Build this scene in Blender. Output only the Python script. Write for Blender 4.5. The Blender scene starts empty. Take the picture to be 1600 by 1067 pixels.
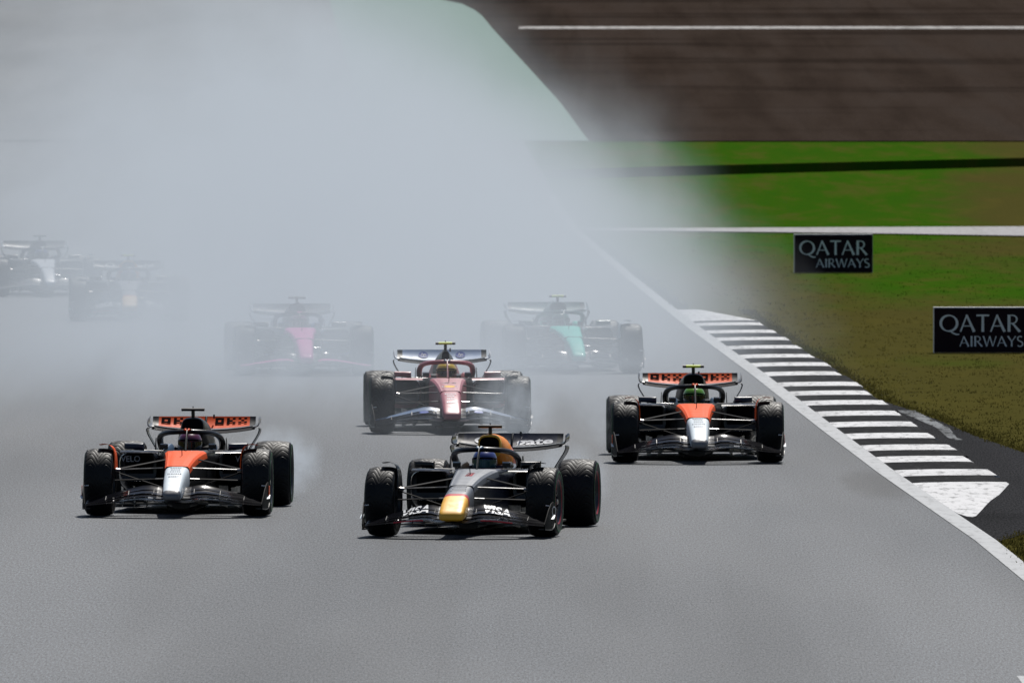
import bpy, bmesh, math, random
from mathutils import Vector, Matrix
R = math.radians
random.seed(7)
scene = bpy.context.scene
COL = scene.collection

# ------------------------------------------------------------------ camera, sky, sun, exposure
CAM_H = 5.4
F_PX = 26667.0                      # focal length in pixels of the 1600 px photograph
cd = bpy.data.cameras.new('camera'); cam = bpy.data.objects.new('camera', cd); COL.objects.link(cam)
cd.sensor_width = 36.0; cd.lens = 600.0; cd.clip_start = 1.0; cd.clip_end = 20000.0
cam.location = (0, 0, CAM_H)
cam.rotation_euler = (R(90) - math.atan(533.5 / F_PX), 0, 0)
cd.dof.use_dof = True; cd.dof.focus_distance = 176.0; cd.dof.aperture_fstop = 15.0
scene.camera = cam

SUN_EL, SUN_AZ = 58.0, 14.0          # the sun stands behind the cars, a little to the right
world = bpy.data.worlds.new('World'); scene.world = world; world.use_nodes = True
wn = world.node_tree
bg = wn.nodes['Background']
sky = wn.nodes.new('ShaderNodeTexSky'); sky.sky_type = 'NISHITA'; sky.sun_disc = False
sky.sun_elevation = R(SUN_EL); sky.sun_rotation = R(SUN_AZ)
wn.links.new(sky.outputs[0], bg.inputs[0]); bg.inputs[1].default_value = 0.05
sl = bpy.data.lights.new('sun', 'SUN'); sl.energy = 4.6; sl.angle = R(0.53); sl.color = (1.0, 0.965, 0.91)
sun = bpy.data.objects.new('sun', sl); COL.objects.link(sun); sun.location = (60, 400, 500)
sd = Vector((math.sin(R(SUN_AZ)) * math.cos(R(SUN_EL)), math.cos(R(SUN_AZ)) * math.cos(R(SUN_EL)), math.sin(R(SUN_EL))))
sun.rotation_euler = (-sd).to_track_quat('-Z', 'Y').to_euler()

vs = scene.view_settings
vs.view_transform = 'Standard'; vs.look = 'None'; vs.exposure = 0.0; vs.gamma = 1.0; vs.use_curve_mapping = False
cy = scene.cycles
cy.use_denoising = True; cy.max_bounces = 8; cy.volume_bounces = 1; cy.transparent_max_bounces = 16
cy.sample_clamp_indirect = 4.0; cy.volume_max_steps = 256

# ------------------------------------------------------------------ material helpers
class NT:
    def __init__(s, m): s.m = m; s.t = m.node_tree; s.n = s.t.nodes
    def new(s, kind, **kw):
        n = s.n.new(kind)
        for k, v in kw.items(): setattr(n, k, v)
        return n
    def put(s, sock, v):
        if hasattr(v, 'is_output'): s.t.links.new(v, sock)
        elif isinstance(v, (tuple, list)) and len(v) == 3 and sock.type == 'RGBA': sock.default_value = (*v, 1)
        else: sock.default_value = v
    def math(s, op, a, b=None, c=None, clamp=False):
        n = s.new('ShaderNodeMath', operation=op, use_clamp=clamp)
        s.put(n.inputs[0], a)
        if b is not None: s.put(n.inputs[1], b)
        if c is not None: s.put(n.inputs[2], c)
        return n.outputs[0]
    def ramp(s, v, a, b, lo=0.0, hi=1.0, smooth=True):
        n = s.new('ShaderNodeMapRange', interpolation_type='SMOOTHSTEP' if smooth else 'LINEAR')
        s.put(n.inputs['Value'], v); n.inputs['From Min'].default_value = a; n.inputs['From Max'].default_value = b
        n.inputs['To Min'].default_value = lo; n.inputs['To Max'].default_value = hi
        return n.outputs['Result']
    def coords(s, scale=(1, 1, 1), loc=(0, 0, 0)):
        tc = s.new('ShaderNodeTexCoord'); mp = s.new('ShaderNodeMapping')
        s.t.links.new(tc.outputs['Object'], mp.inputs['Vector'])
        mp.inputs['Scale'].default_value = scale; mp.inputs['Location'].default_value = loc
        return mp.outputs[0]
    def xyz(s, v=None):
        sp = s.new('ShaderNodeSeparateXYZ')
        if v is None: v = s.new('ShaderNodeTexCoord').outputs['Object']
        s.t.links.new(v, sp.inputs[0]); return sp.outputs
    def noise(s, vec, scale=1.0, detail=3.0, rough=0.5):
        n = s.new('ShaderNodeTexNoise'); s.t.links.new(vec, n.inputs['Vector'])
        n.inputs['Scale'].default_value = scale; n.inputs['Detail'].default_value = detail; n.inputs['Roughness'].default_value = rough
        return n.outputs['Fac']
    def mix(s, f, a, b, mode='MIX'):
        n = s.new('ShaderNodeMix', data_type='RGBA', blend_type=mode)
        s.put(n.inputs[0], f); s.put(n.inputs[6], a); s.put(n.inputs[7], b)
        return n.outputs[2]
    def bump(s, h, strength=0.3, dist=0.01):
        n = s.new('ShaderNodeBump'); s.put(n.inputs['Height'], h)
        n.inputs['Strength'].default_value = strength; n.inputs['Distance'].default_value = dist
        return n.outputs[0]

MATS = {}
def mat(name, color=(.5, .5, .5), rough=.5, metal=0.0, coat=0.0, spec=0.5, fn=None):
    if name in MATS: return MATS[name]
    m = bpy.data.materials.new(name); m.use_nodes = True
    b = m.node_tree.nodes['Principled BSDF']
    b.inputs['Base Color'].default_value = (*color, 1); b.inputs['Roughness'].default_value = rough
    b.inputs['Metallic'].default_value = metal; b.inputs['Coat Weight'].default_value = coat
    b.inputs['Coat Roughness'].default_value = .12
    b.inputs['Specular IOR Level'].default_value = spec
    if fn: fn(NT(m), b)
    MATS[name] = m
    return m

def paint(name, color, rough=.38, coat=.45, spec=.5, cr=.12):
    """car paint with faint grime and uneven gloss"""
    def fn(t, b):
        v = t.coords((1, 1, 1))
        n = t.noise(v, 9, 4, .6)
        t.put(b.inputs['Base Color'], t.mix(t.ramp(n, .45, .8, 0, .14), color, tuple(c * .55 + .02 for c in color)))
        t.put(b.inputs['Roughness'], t.ramp(n, .3, .75, rough - .08, rough + .16))
    m = mat(name, color, rough, 0, coat, spec, fn); m.node_tree.nodes['Principled BSDF'].inputs['Coat Roughness'].default_value = cr
    return m

# ------------------------------------------------------------------ mesh helpers
class MB:
    def __init__(s): s.v = []; s.f = []; s.m = []
    def add(s, verts, faces, m=0):
        o = len(s.v); s.v += [tuple(p) for p in verts]
        for k, f in enumerate(faces):
            s.f.append(tuple(i + o for i in f)); s.m.append(m[k] if isinstance(m, list) else m)
        return s
    def loft(s, rings, cap=True, closed=True, m=0, capm=None):
        n = len(rings[0]); verts = [p for r in rings for p in r]; faces = []; ms = []
        for i in range(len(rings) - 1):
            mm = m[i] if isinstance(m, (list, tuple)) else m
            for j in range(n if closed else n - 1):
                k = (j + 1) % n
                faces.append((i * n + j, i * n + k, (i + 1) * n + k, (i + 1) * n + j)); ms.append(mm)
        if cap:
            m0 = m[0] if isinstance(m, (list, tuple)) else m; m1 = m[-1] if isinstance(m, (list, tuple)) else m
            faces.append(tuple(reversed(range(n)))); ms.append(m0 if capm is None else capm)
            faces.append(tuple((len(rings) - 1) * n + j for j in range(n))); ms.append(m1 if capm is None else capm)
        return s.add(verts, faces, ms)
    def box(s, c, d, m=0, rot=None):
        hx, hy, hz = d[0] / 2, d[1] / 2, d[2] / 2
        vs = [Vector((x, y, z)) for z in (-hz, hz) for y in (-hy, hy) for x in (-hx, hx)]
        if rot is not None: vs = [rot @ p for p in vs]
        vs = [p + Vector(c) for p in vs]
        return s.add(vs, [(0, 2, 3, 1), (4, 5, 7, 6), (0, 1, 5, 4), (2, 6, 7, 3), (0, 4, 6, 2), (1, 3, 7, 5)], m)
    def tube(s, path, r, n=10, m=0, flat=(1, 1), up=(0, 0, 1)):
        path = [Vector(p) for p in path]; rings = []
        rr = r if isinstance(r, (list, tuple)) else [r] * len(path)
        for i, p in enumerate(path):
            d = (path[min(i + 1, len(path) - 1)] - path[max(i - 1, 0)]).normalized()
            u = Vector(up)
            if abs(u.dot(d)) > .98: u = Vector((0, 1, 0))
            a = d.cross(u).normalized(); b = a.cross(d).normalized()
            rings.append([p + (a * math.cos(t) * flat[0] + b * math.sin(t) * flat[1]) * rr[i] for t in [2 * math.pi * k / n for k in range(n)]])
        return s.loft(rings, m=m)
    def mirror(s):
        s.v = [(-x, y, z) for x, y, z in s.v]; s.f = [tuple(reversed(f)) for f in s.f]; return s
    def mesh(s, name, mats, angle=38, fix=True):
        me = bpy.data.meshes.new(name); me.from_pydata(s.v, [], s.f)
        for mm in mats: me.materials.append(mm)
        for p, k in zip(me.polygons, s.m): p.material_index = k; p.use_smooth = True
        if fix:
            bm = bmesh.new(); bm.from_mesh(me); bmesh.ops.recalc_face_normals(bm, faces=bm.faces); bm.to_mesh(me); bm.free()
        me.set_sharp_from_angle(angle=R(angle)); me.update()
        return me
    def build(s, name, mats, parent=None, angle=38, fix=True):
        if not isinstance(mats, (list, tuple)): mats = [mats]
        return link(name, s.mesh(name, mats, angle, fix), parent)

def link(name, me, parent=None, loc=None):
    o = bpy.data.objects.new(name, me); COL.objects.link(o)
    if parent is not None: o.parent = parent
    if loc is not None: o.location = loc
    return o

def tag(o, label=None, cat=None, group=None, kind=None):
    if label: o['label'] = label
    if cat: o['category'] = cat
    if group: o['group'] = group
    if kind: o['kind'] = kind
    return o

def ring(y, hw, zt, zb, n=20, p=3.2, cx=0.0):
    pts = []; cz = (zt + zb) / 2; hh = (zt - zb) / 2
    for k in range(n):
        a = 2 * math.pi * (k + .5) / n; c, s_ = math.cos(a), math.sin(a)
        pts.append((cx + hw * math.copysign(abs(c) ** (2 / p), c), y, cz + hh * math.copysign(abs(s_) ** (2 / p), s_)))
    return pts

def lerp(a, b, t): return a + (b - a) * t
def table(tb, x):
    if x <= tb[0][0]: return tb[0][1:]
    for a, b in zip(tb, tb[1:]):
        if x <= b[0]:
            t = (x - a[0]) / (b[0] - a[0]); return tuple(lerp(p, q, t) for p, q in zip(a[1:], b[1:]))
    return tb[-1][1:]

# ------------------------------------------------------------------ lettering
TXT = {}
def text_polys(body, bold=0.0, shear=0.0):
    """built-in font -> triangulated outline normalised to height of a capital = 1"""
    key = (body, bold, shear)
    if key not in TXT:
        cu = bpy.data.curves.new('lettering', 'FONT'); cu.body = body; cu.size = 1; cu.offset = bold; cu.shear = shear
        cu.align_x = 'CENTER'; cu.resolution_u = 4
        o = bpy.data.objects.new('lettering', cu); COL.objects.link(o)
        dg = bpy.context.evaluated_depsgraph_get()
        me = bpy.data.meshes.new_from_object(o.evaluated_get(dg))
        v = [(p.co.x, p.co.y) for p in me.vertices]; f = [tuple(p.vertices) for p in me.polygons]
        bpy.data.objects.remove(o); bpy.data.meshes.remove(me)
        TXT[key] = ([(x / .69, y / .69) for x, y in v], f)
    return TXT[key]

def flat_mesh(polys, cuts_u=(), cuts_v=(), keep=None):
    """2-D polygons cut along lines so that they can be laid on a curved surface"""
    v, f = polys
    bm = bmesh.new(); vs = [bm.verts.new((x, y, 0)) for x, y in v]
    for q in f:
        try: bm.faces.new([vs[i] for i in q])
        except ValueError: pass
    for ax, cuts in ((0, cuts_u), (1, cuts_v)):
        for c in cuts:
            co = [0, 0, 0]; no = [0, 0, 0]; co[ax] = c; no[ax] = 1
            bmesh.ops.bisect_plane(bm, geom=bm.verts[:] + bm.edges[:] + bm.faces[:], plane_co=co, plane_no=no, dist=1e-6)
    out_f = []; bm.verts.index_update()
    vv = [(p.co.x, p.co.y) for p in bm.verts]
    for q in bm.faces:
        c = q.calc_center_median()
        if keep is None or keep(c.x, c.y): out_f.append(tuple(p.index for p in q.verts))
    bm.free()
    return vv, out_f

def decal(name, polys, fn, m, parent, cuts_u=(), cuts_v=(), keep=None):
    v, f = flat_mesh(polys, cuts_u, cuts_v, keep)
    used = sorted({i for q in f for i in q}); mp = {i: k for k, i in enumerate(used)}
    mb = MB().add([fn(*v[i]) for i in used], [tuple(mp[i] for i in q) for q in f])
    return mb.build(name, [m], parent, fix=False)

def quad_polys(rects):
    v = []; f = []
    for x0, y0, x1, y1 in rects:
        k = len(v); v += [(x0, y0), (x1, y0), (x1, y1), (x0, y1)]; f.append((k, k + 1, k + 2, k + 3))
    return v, f
def disc_polys(rx, ry, n=28, inner=None):
    v = []; f = []
    for k in range(n):
        a = 2 * math.pi * k / n; v.append((rx * math.cos(a), ry * math.sin(a)))
    if inner is None: f.append(tuple(range(n)))
    else:
        for k in range(n):
            a = 2 * math.pi * k / n; v.append((rx * inner * math.cos(a), ry * inner * math.sin(a)))
        for k in range(n):
            j = (k + 1) % n; f.append((k, j, n + j, n + k))
    return v, f

# flared roman capitals drawn stroke by stroke: (points, width at start, width in the middle, width at end)
def arc(cx, cy, rx, ry, a0, a1, n=18):
    return [(cx + rx * math.cos(R(lerp(a0, a1, k / n))), cy + ry * math.sin(R(lerp(a0, a1, k / n)))) for k in range(n + 1)]
GLYPH = {
 'Q': (.98, [(arc(.47, .5, .42, .46, 0, 360, 36), 'Q'), ([(.50, .10), (.66, -.06), (.86, -.16), (1.0, -.14)], (.06, .10, .07))]),
 'A': (.80, [([(.03, 0), (.36, .98)], (.085, .06, .08)), ([(.34, 1.0), (.74, 0)], (.10, .12, .15)), ([(.17, .34), (.58, .34)], (.055, .055, .055))]),
 'T': (.66, [([(.0, .96), (.66, .96)], (.10, .07, .10)), ([(.33, .96), (.33, 0)], (.12, .11, .15))]),
 'R': (.72, [([(.12, 1), (.12, 0)], (.15, .11, .15)), ([(.12, .965), (.30, .965)] + arc(.30, .73, .22, .235, 90, -90, 12) + [(.12, .495)], (.06, .09, .06)), ([(.30, .5), (.68, 0)], (.10, .11, .15))]),
 'I': (.26, [([(.13, 1), (.13, 0)], (.15, .11, .15))]),
 'W': (1.10, [([(.02, 1), (.30, 0)], (.14, .12, .10)), ([(.30, 0), (.53, .98)], (.06, .06, .07)), ([(.53, 1), (.80, 0)], (.12, .12, .10)), ([(.80, 0), (1.06, 1)], (.06, .06, .09))]),
 'Y': (.68, [([(.02, 1), (.33, .48)], (.15, .12, .11)), ([(.66, 1), (.34, .48)], (.09, .06, .07)), ([(.335, .5), (.335, 0)], (.11, .11, .15))]),
 'S': (.56, [(arc(.29, .75, .20, .22, 40, 260, 12) + arc(.28, .25, .22, .24, 80, -145, 12), (.10, .12, .10))]),
}
def roman(word, size, x0, y0, gap=.06, stretch=1.0):
    v = []; f = []; x = x0; layer = []
    for ch in word:
        adv, strokes = GLYPH[ch]
        for si, (pts, w) in enumerate(strokes):
            n = len(pts); base = len(v)
            for i, p in enumerate(pts):
                a = Vector(pts[max(i - 1, 0)]); b = Vector(pts[min(i + 1, n - 1)])
                if w == 'Q': a = Vector(pts[(i - 1) % (n - 1)]); b = Vector(pts[(i + 1) % (n - 1)])
                d = (b - a).normalized(); nr = Vector((-d.y, d.x)); t = i / (n - 1)
                if w == 'Q': ww = .065 + .075 * abs(math.cos(2 * math.pi * t + .3))
                else: ww = lerp(w[0], w[1], min(1, t * 2.2)) if t < .5 else lerp(w[1], w[2], max(0, (t - .55) / .45))
                for sgn in (-1, 1):
                    q = Vector(p) + nr * sgn * ww / 2
                    v.append((x + q.x * size * stretch, y0 + q.y * size)); layer.append(si)
            for i in range(n - 1):
                k = base + 2 * i; f.append((k, k + 2, k + 3, k + 1))
        x += (adv + gap) * size * stretch
    return v, f, layer, x

# ------------------------------------------------------------------ terrain
GZ = [(0, 0), (400, 0), (430, .20), (470, .80), (503, 1.213), (650, 4.279), (690, 5.19), (720, 5.94), (800, 7.2), (1000, 7.6), (9000, 7.6)]
def gz(D): return table(GZ, D)[0]
def px2D(y):                      # photograph row -> distance along the ground
    lo, hi = 60.0, 760.0
    for _ in range(50):
        m = (lo + hi) / 2
        if F_PX * (CAM_H - gz(m)) / m > y: lo = m
        else: hi = m
    return lo
def px2X(x, D): return (x - 800) / F_PX * D
EDGE = [(60, 6.05), (170, 4.83), (194, 4.39), (216, 4.06), (245, 3.66), (283, 3.06), (335, 2.36), (400, 1.58), (496, .45), (560, -.3)]   # outer border of the painted edge line
def edge(D): return table(EDGE, D)[0]

ROWS = sorted(set([60, 100, 130] + list(range(140, 480, 5)) + list(range(480, 720, 10)) + [400, 430, 470, 503, 650, 690, 720]))
def sheet(name, m, left, right, d0, d1, up, nx=1, kind='structure', thick=0):
    """a strip of ground between two borders that follows the terrain"""
    rows = [d0] + [r for r in ROWS if d0 < r < d1] + [d1]
    mb = MB(); v = []; f = []
    for D in rows:
        a = left(D) if callable(left) else left; b = right(D) if callable(right) else right
        for k in range(nx + 1): v.append((lerp(a, b, k / nx), D, gz(D) + up))
    for i in range(len(rows) - 1):
        for k in range(nx):
            q = i * (nx + 1) + k; f.append((q, q + 1, q + nx + 2, q + nx + 1))
    mb.add(v, f)
    o = mb.build(name, [m], None, fix=False)
    if kind: o['kind'] = kind
    return o

def grass_fn(t, b):
    x, y, z = t.xyz()
    v = t.coords()
    big = t.noise(t.coords((.16, .022, 1)), 1, 4, .55)
    mid = t.noise(t.coords((1.1, .12, 1), (3, 9, 0)), 1, 4, .6)
    fine = t.noise(t.coords((16, 1.6, 1)), 1, 3, .7)
    # watered lush grass far off and to the right, dry grass beside the kerb
    dist = t.math('ADD', t.ramp(y, 215, 430, -.12, .78, False), t.math('MULTIPLY', t.ramp(x, 4, 10, 0, .46), t.ramp(y, 235, 310)))
    dry_r = t.math('MULTIPLY', t.ramp(t.math('DIVIDE', x, y), .017, .030), t.ramp(y, 330, 400, 0, .95))
    lush = t.ramp(t.math('ADD', t.math('SUBTRACT', dist, dry_r), t.math('MULTIPLY_ADD', big, 1.7, -.85)), .22, .75)
    c = t.mix(lush, (.060, .054, .015), (.030, .080, .004))
    c = t.mix(t.ramp(mid, .45, .75, 0, .60), c, (.074, .064, .016))
    c = t.mix(t.math('MULTIPLY', t.ramp(mid, .60, .34, 0, .55), lush), c, (.018, .078, .004))
    c = t.mix(t.ramp(fine, .35, .7, 0, .25), c, (.034, .036, .008))
    t.put(b.inputs['Base Color'], c)
    t.put(b.inputs['Normal'], t.bump(t.noise(v, 9, 4, .7), .6, .03))
GRASS = mat('grass_mixed', (.05, .06, .02), 1.0, spec=0, fn=grass_fn)
def blade_fn(t, b):
    grass_fn(t, b)
    b.inputs['Normal'].is_linked and t.t.links.remove(b.inputs['Normal'].links[0])
    tr = t.new('ShaderNodeBsdfTranslucent'); mx = t.new('ShaderNodeMixShader'); mx.inputs[0].default_value = .5
    t.t.links.new(b.inputs['Base Color'].links[0].from_socket, tr.inputs[0])
    t.t.links.new(b.outputs[0], mx.inputs[1]); t.t.links.new(tr.outputs[0], mx.inputs[2]); t.t.links.new(mx.outputs[0], t.n['Material Output'].inputs['Surface'])
BLADES = mat('grass_blade', (.05, .06, .02), 1.0, spec=0, fn=blade_fn)

def asphalt(name, base, spread, rough=.62, spec=.5, brown=None, wet=True):
    def fn(t, b):
        x, y, z = t.xyz()
        grain = t.noise(t.coords((52, 3.6, 1)), 1, 3, .75)
        agg = t.noise(t.coords((95, 7, 1), (5, 1, 0)), 1, 2, .8)
        lane = t.noise(t.coords((.55, .012, 1)), 1, 3, .5)
        tyre = t.noise(t.coords((2.4, .02, 1), (7, 2, 0)), 1, 2, .6)
        k = t.math('MULTIPLY', t.ramp(grain, .36, .64, 1 - spread, 1 + spread, False), t.ramp(agg, .32, .68, 1 - spread * .8, 1 + spread * .8, False))
        k = t.math('MULTIPLY', k, t.ramp(lane, .3, .7, .74, 1.18))
        k = t.math('MULTIPLY', k, t.ramp(tyre, .52, .75, 1, .90))
        if wet:   # a damp oily stain on the asphalt beside the kerb
            px = t.math('DIVIDE', t.math('SUBTRACT', x, 4.05), .38); py = t.math('DIVIDE', t.math('SUBTRACT', y, 190), 5.5)
            px = t.math('ADD', px, t.math('MULTIPLY_ADD', t.noise(t.coords((3, .25, 1)), 1, 3, .6), 1.4, -.7))
            d = t.math('ADD', t.math('MULTIPLY', px, px), t.math('MULTIPLY', py, py))
            k = t.math('MULTIPLY', k, t.ramp(d, .1, 1.6, .40, 1))
        cmb = t.new('ShaderNodeVectorMath', operation='SCALE')
        c = t.mix(t.ramp(lane, .4, .8, 0, .5), base, brown or base)
        t.put(cmb.inputs[0], c); t.put(cmb.inputs['Scale'], k)
        t.put(b.inputs['Base Color'], cmb.outputs[0])
        if spec > .3:   # polished stones glint, binder between them does not
            g2 = t.noise(t.coords((105, 5.0, 1), (2, 8, 0)), 1, 3, .85)
            sp = t.math('MULTIPLY', t.ramp(g2, .36, .64, .12, .88, False), t.ramp(t.noise(t.coords((.35, .022, 1), (9, 3, 0)), 1, 3, .55), .32, .68, .80, 1.16))
            t.put(b.inputs['Specular IOR Level'], sp)
        else:
            st = t.noise(t.coords((.035, .10, 1), (1, 6, 0)), 1, 4, .6)
            k = t.math('MULTIPLY', k, t.ramp(st, .50, .66, 1, .66)); t.put(cmb.inputs['Scale'], k)
        t.put(b.inputs['Roughness'], t.ramp(agg, .2, .8, rough - .12, rough + .12, False))
        t.put(b.inputs['Normal'], t.bump(t.noise(t.coords(), 130, 3, .7), .5, .004))
    return mat(name, base, rough, spec=spec, fn=fn)
TRACK = asphalt('asphalt_track', (.056, .063, .073), .80)
APRON = asphalt('asphalt_dark', (.022, .022, .024), .9, .95, .03, wet=False)
RUNOFF = asphalt('asphalt_brown', (.038, .028, .0225), .30, .98, .0, (.026, .022, .020), wet=False)

def worn_paint(name, color, wear, amount, rough=.6, sx=1.0, spec=.3):
    def fn(t, b):
        n = t.noise(t.coords((9 * sx, 1.1, 1)), 1, 5, .7)
        m_ = t.noise(t.coords((1.4, .09, 1), (4, 4, 0)), 1, 3, .5)
        s_ = t.noise(t.coords((.35, 5.5, 1), (1, 2, 0)), 1, 4, .7)
        f = t.math('ADD', t.ramp(n, .48, .70, 0, amount), t.math('ADD', t.ramp(m_, .5, .8, 0, amount * .5), t.ramp(s_, .52, .72, 0, amount * .8)), clamp=True)
        t.put(b.inputs['Base Color'], t.mix(f, color, wear))
        t.put(b.inputs['Normal'], t.bump(n, .25, .004))
    return mat(name, color, rough, spec=spec, fn=fn)
LINE = worn_paint('white_line_paint', (.42, .43, .44), (.16, .16, .165), .55)
KERB_W = worn_paint('kerb_white_paint', (.60, .60, .61), (.07, .07, .07), .75)
KERB_B = worn_paint('kerb_black_paint', (.016, .016, .017), (.09, .09, .09), .30, .95, spec=.04)
PALE = worn_paint('pale_concrete', (.36, .355, .36), (.17, .16, .15), .7, .9, spec=.05)
MINT = worn_paint('mint_green_paint', (.20, .27, .245), (.16, .225, .205), .3, .95, spec=0)
FARLINE = worn_paint('far_white_paint', (.40, .39, .38), (.07, .055, .05), .8, sx=.3, spec=.0)

# ground: one sheet to the horizon, with an added ditch shaped for a shaded dark band across the far grass
def build_ground():
    rows = [(r, 0, 0) for r in ROWS if not 440 < r < 490] + [(720 + k * 60, 0, 0) for k in range(1, 5)] + [(r, 0, 0) for r in (1200, 2000, 4000, 9000)] + [(-400, 0, 0), (0, 0, 0)]
    rows += [(445, .4, 0), (452, .9, 0), (455.5, 1.0, 0), (456.0, 1.0, -.45), (464.0, 1.0, -.45), (464.15, 1.0, .05), (465, 1.0, .05), (466.5, 1.0, 0), (470, .9, 0), (480, .4, 0)]
    rows.sort()
    xs = [-4000, -900, -200, -60, -25, 0, 2, 4, 8, 14, 22, 40, 100, 300, 900, 4000]
    v = []; f = []
    for D, sk, dz in rows:
        for X in xs:
            Y = D + sk * min(max(X, 0), 40) * 1.05
            w = max(0.0, min(1.0, (X - 1) / 1.5))
            v.append((X, Y, gz(Y) + dz * w))
    n = len(xs)
    for i in range(len(rows) - 1):
        for k in range(n - 1): f.append((i * n + k, i * n + k + 1, (i + 1) * n + k + 1, (i + 1) * n + k))
    o = MB().add(v, f).build('ground', [GRASS], None, angle=20, fix=False); o['kind'] = 'structure'
build_ground()
sheet('track', TRACK, lambda D: edge(D) - 17, lambda D: edge(D) - .02, 60, 560, .014, 4)
sheet('track_edge_line', LINE, lambda D: edge(D) - .215, lambda D: edge(D), 60, 440, .020)
sheet('track_edge_line', LINE, lambda D: edge(D) - 16.8, lambda D: edge(D) - 16.6, 60, 540, .020)
sheet('grid_marking', LINE, 4.02, 5.2, 133.0, 135.9, .020)

# far circuit beyond the grass: brown asphalt, mint painted run-off, white line
def mint_right(D): return table([(503, 2.26), (545, 1.55), (600, .35), (650, -.75), (676, -1.3), (690, -2.0), (700, -3.2)], D)[0]
sheet('far_asphalt', RUNOFF, mint_right, 60, 503, 760, .030)
def mint_left(D): return table([(503, -4.2), (700, -7.5)], D)[0]
sheet('painted_runoff', MINT, mint_left, mint_right, 503, 700, .034, 1)
sheet('far_asphalt', TRACK, -60, mint_left, 503, 700, .032, 1)
sheet('far_asphalt', RUNOFF, -90, -3.2, 700, 760, .028)
sheet('far_track_line', FARLINE, lambda D: .25, lambda D: 30, 648.5, 652.5, .045)
# pale access road across the grass
def road():
    v = []; f = []
    near = [(900, 361.5), (1200, 364.5), (1400, 367), (1640, 371)]; far = [(900, 358.5), (1200, 357.5), (1400, 356.5), (1640, 355.5)]
    for (a, b) in zip(near, far):
        for (x, y) in (a, b):
            D = px2D(y); v.append((px2X(x, D), D, gz(D) + .03))
    # carried on past the picture's right border
    for i in range(3): f.append((2 * i, 2 * i + 2, 2 * i + 3, 2 * i + 1))
    k = len(v); v += [(40, 374, .03), (40, 408, .03 + gz(408))]; f.append((6, k, k + 1, 7))
    o = MB().add(v, f).build('access_road', [PALE], None, fix=False); o['kind'] = 'structure'
road()
# dark asphalt apron behind the kerb, with pale dried spill on it
def apron_r(D): return edge(D) + table([(170, .02), (172, .22), (174, .62), (176, .95), (178, 1.55), (180, 1.9), (190, 2.03), (200, 1.95), (205, 1.80), (210, 1.63), (220, 1.43), (226, 1.25), (231, 1.05)], D)[0]
sheet('kerb_apron', APRON, lambda D: edge(D) + .004, apron_r, 170, 231, .010, 3)
SPILL = worn_paint('dried_spill', (.22, .23, .24), (.025, .025, .025), 1.4, .9, spec=.05)
sheet('dried_spill', SPILL, lambda D: edge(D) + 1.17 + .1 * math.sin(D), lambda D: edge(D) + 1.38 + .06 * math.sin(D * 1.7), 209, 224, .0155)

# striped kerb: every painted block is a piece of its own
def kerb():
    root = bpy.data.objects.new('striped_kerb', None); COL.objects.link(root)
    root.location = (edge(230) + .5, 230, 0)
    tag(root, 'black and white striped kerb along the right edge of the track', 'kerb')
    whites = [283, 276.6, 270.7, 264.2, 257.6, 251.7, 245.5, 238.8, 233.4, 227.8, 221.9, 216.2, 210.5, 205, 199.8, 194.1]
    def block(d0, d1, m, taper=None):
        mb = MB(); rows = []; n = 6
        prof = [(0.0, .012), (.10, .018), (.45, .026), (.85, .028), (1.03, .024), (1.06, .004)]
        w1 = table([(172, 1.0), (283, 1.06), (310, 1.06)], d0)[0]
        rnd = random.uniform(-.03, .03)
        for k in range(n + 1):
            D = lerp(d0, d1, k / n)
            cut = 1.0 if taper is None else taper(D)
            rows.append([(edge(D) + .004 + px * w1 * cut + (rnd + random.uniform(-.012, .012) if px > 1 else 0) - root.location.x, D - root.location.y, pz * (cut if taper else 1) + .006) for px, pz in prof])
        mb.loft(rows, cap=False, closed=False)
        mb.loft([rows[0], [(x, y, 0.0) for x, y, z in rows[0]]], cap=False, closed=False)
        mb.build('kerb_block', [m], root)
    g = .012
    half = 1.32
    for i, w in enumerate(whites):
        block(w - half + .05 + g, w + half - .05 - g, KERB_W)
        nxt = whites[i + 1] if i + 1 < len(whites) else 190.2 - half
        lo = nxt + half - .05 + g if i + 1 < len(whites) else 190.2 + g
        block(lo, w - half + .05 - g, KERB_B)
    block(177.4, 190.2 - g, KERB_W, lambda D: table([(177.4, .10), (178.2, .16), (183.2, .48), (186.5, .76), (190.2, 1.0)], D)[0])
    block(283 + half, 286.0, KERB_B); block(286.02, 297, KERB_W, lambda D: table([(286, 1.0), (297, .35)], D)[0])
kerb()

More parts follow.
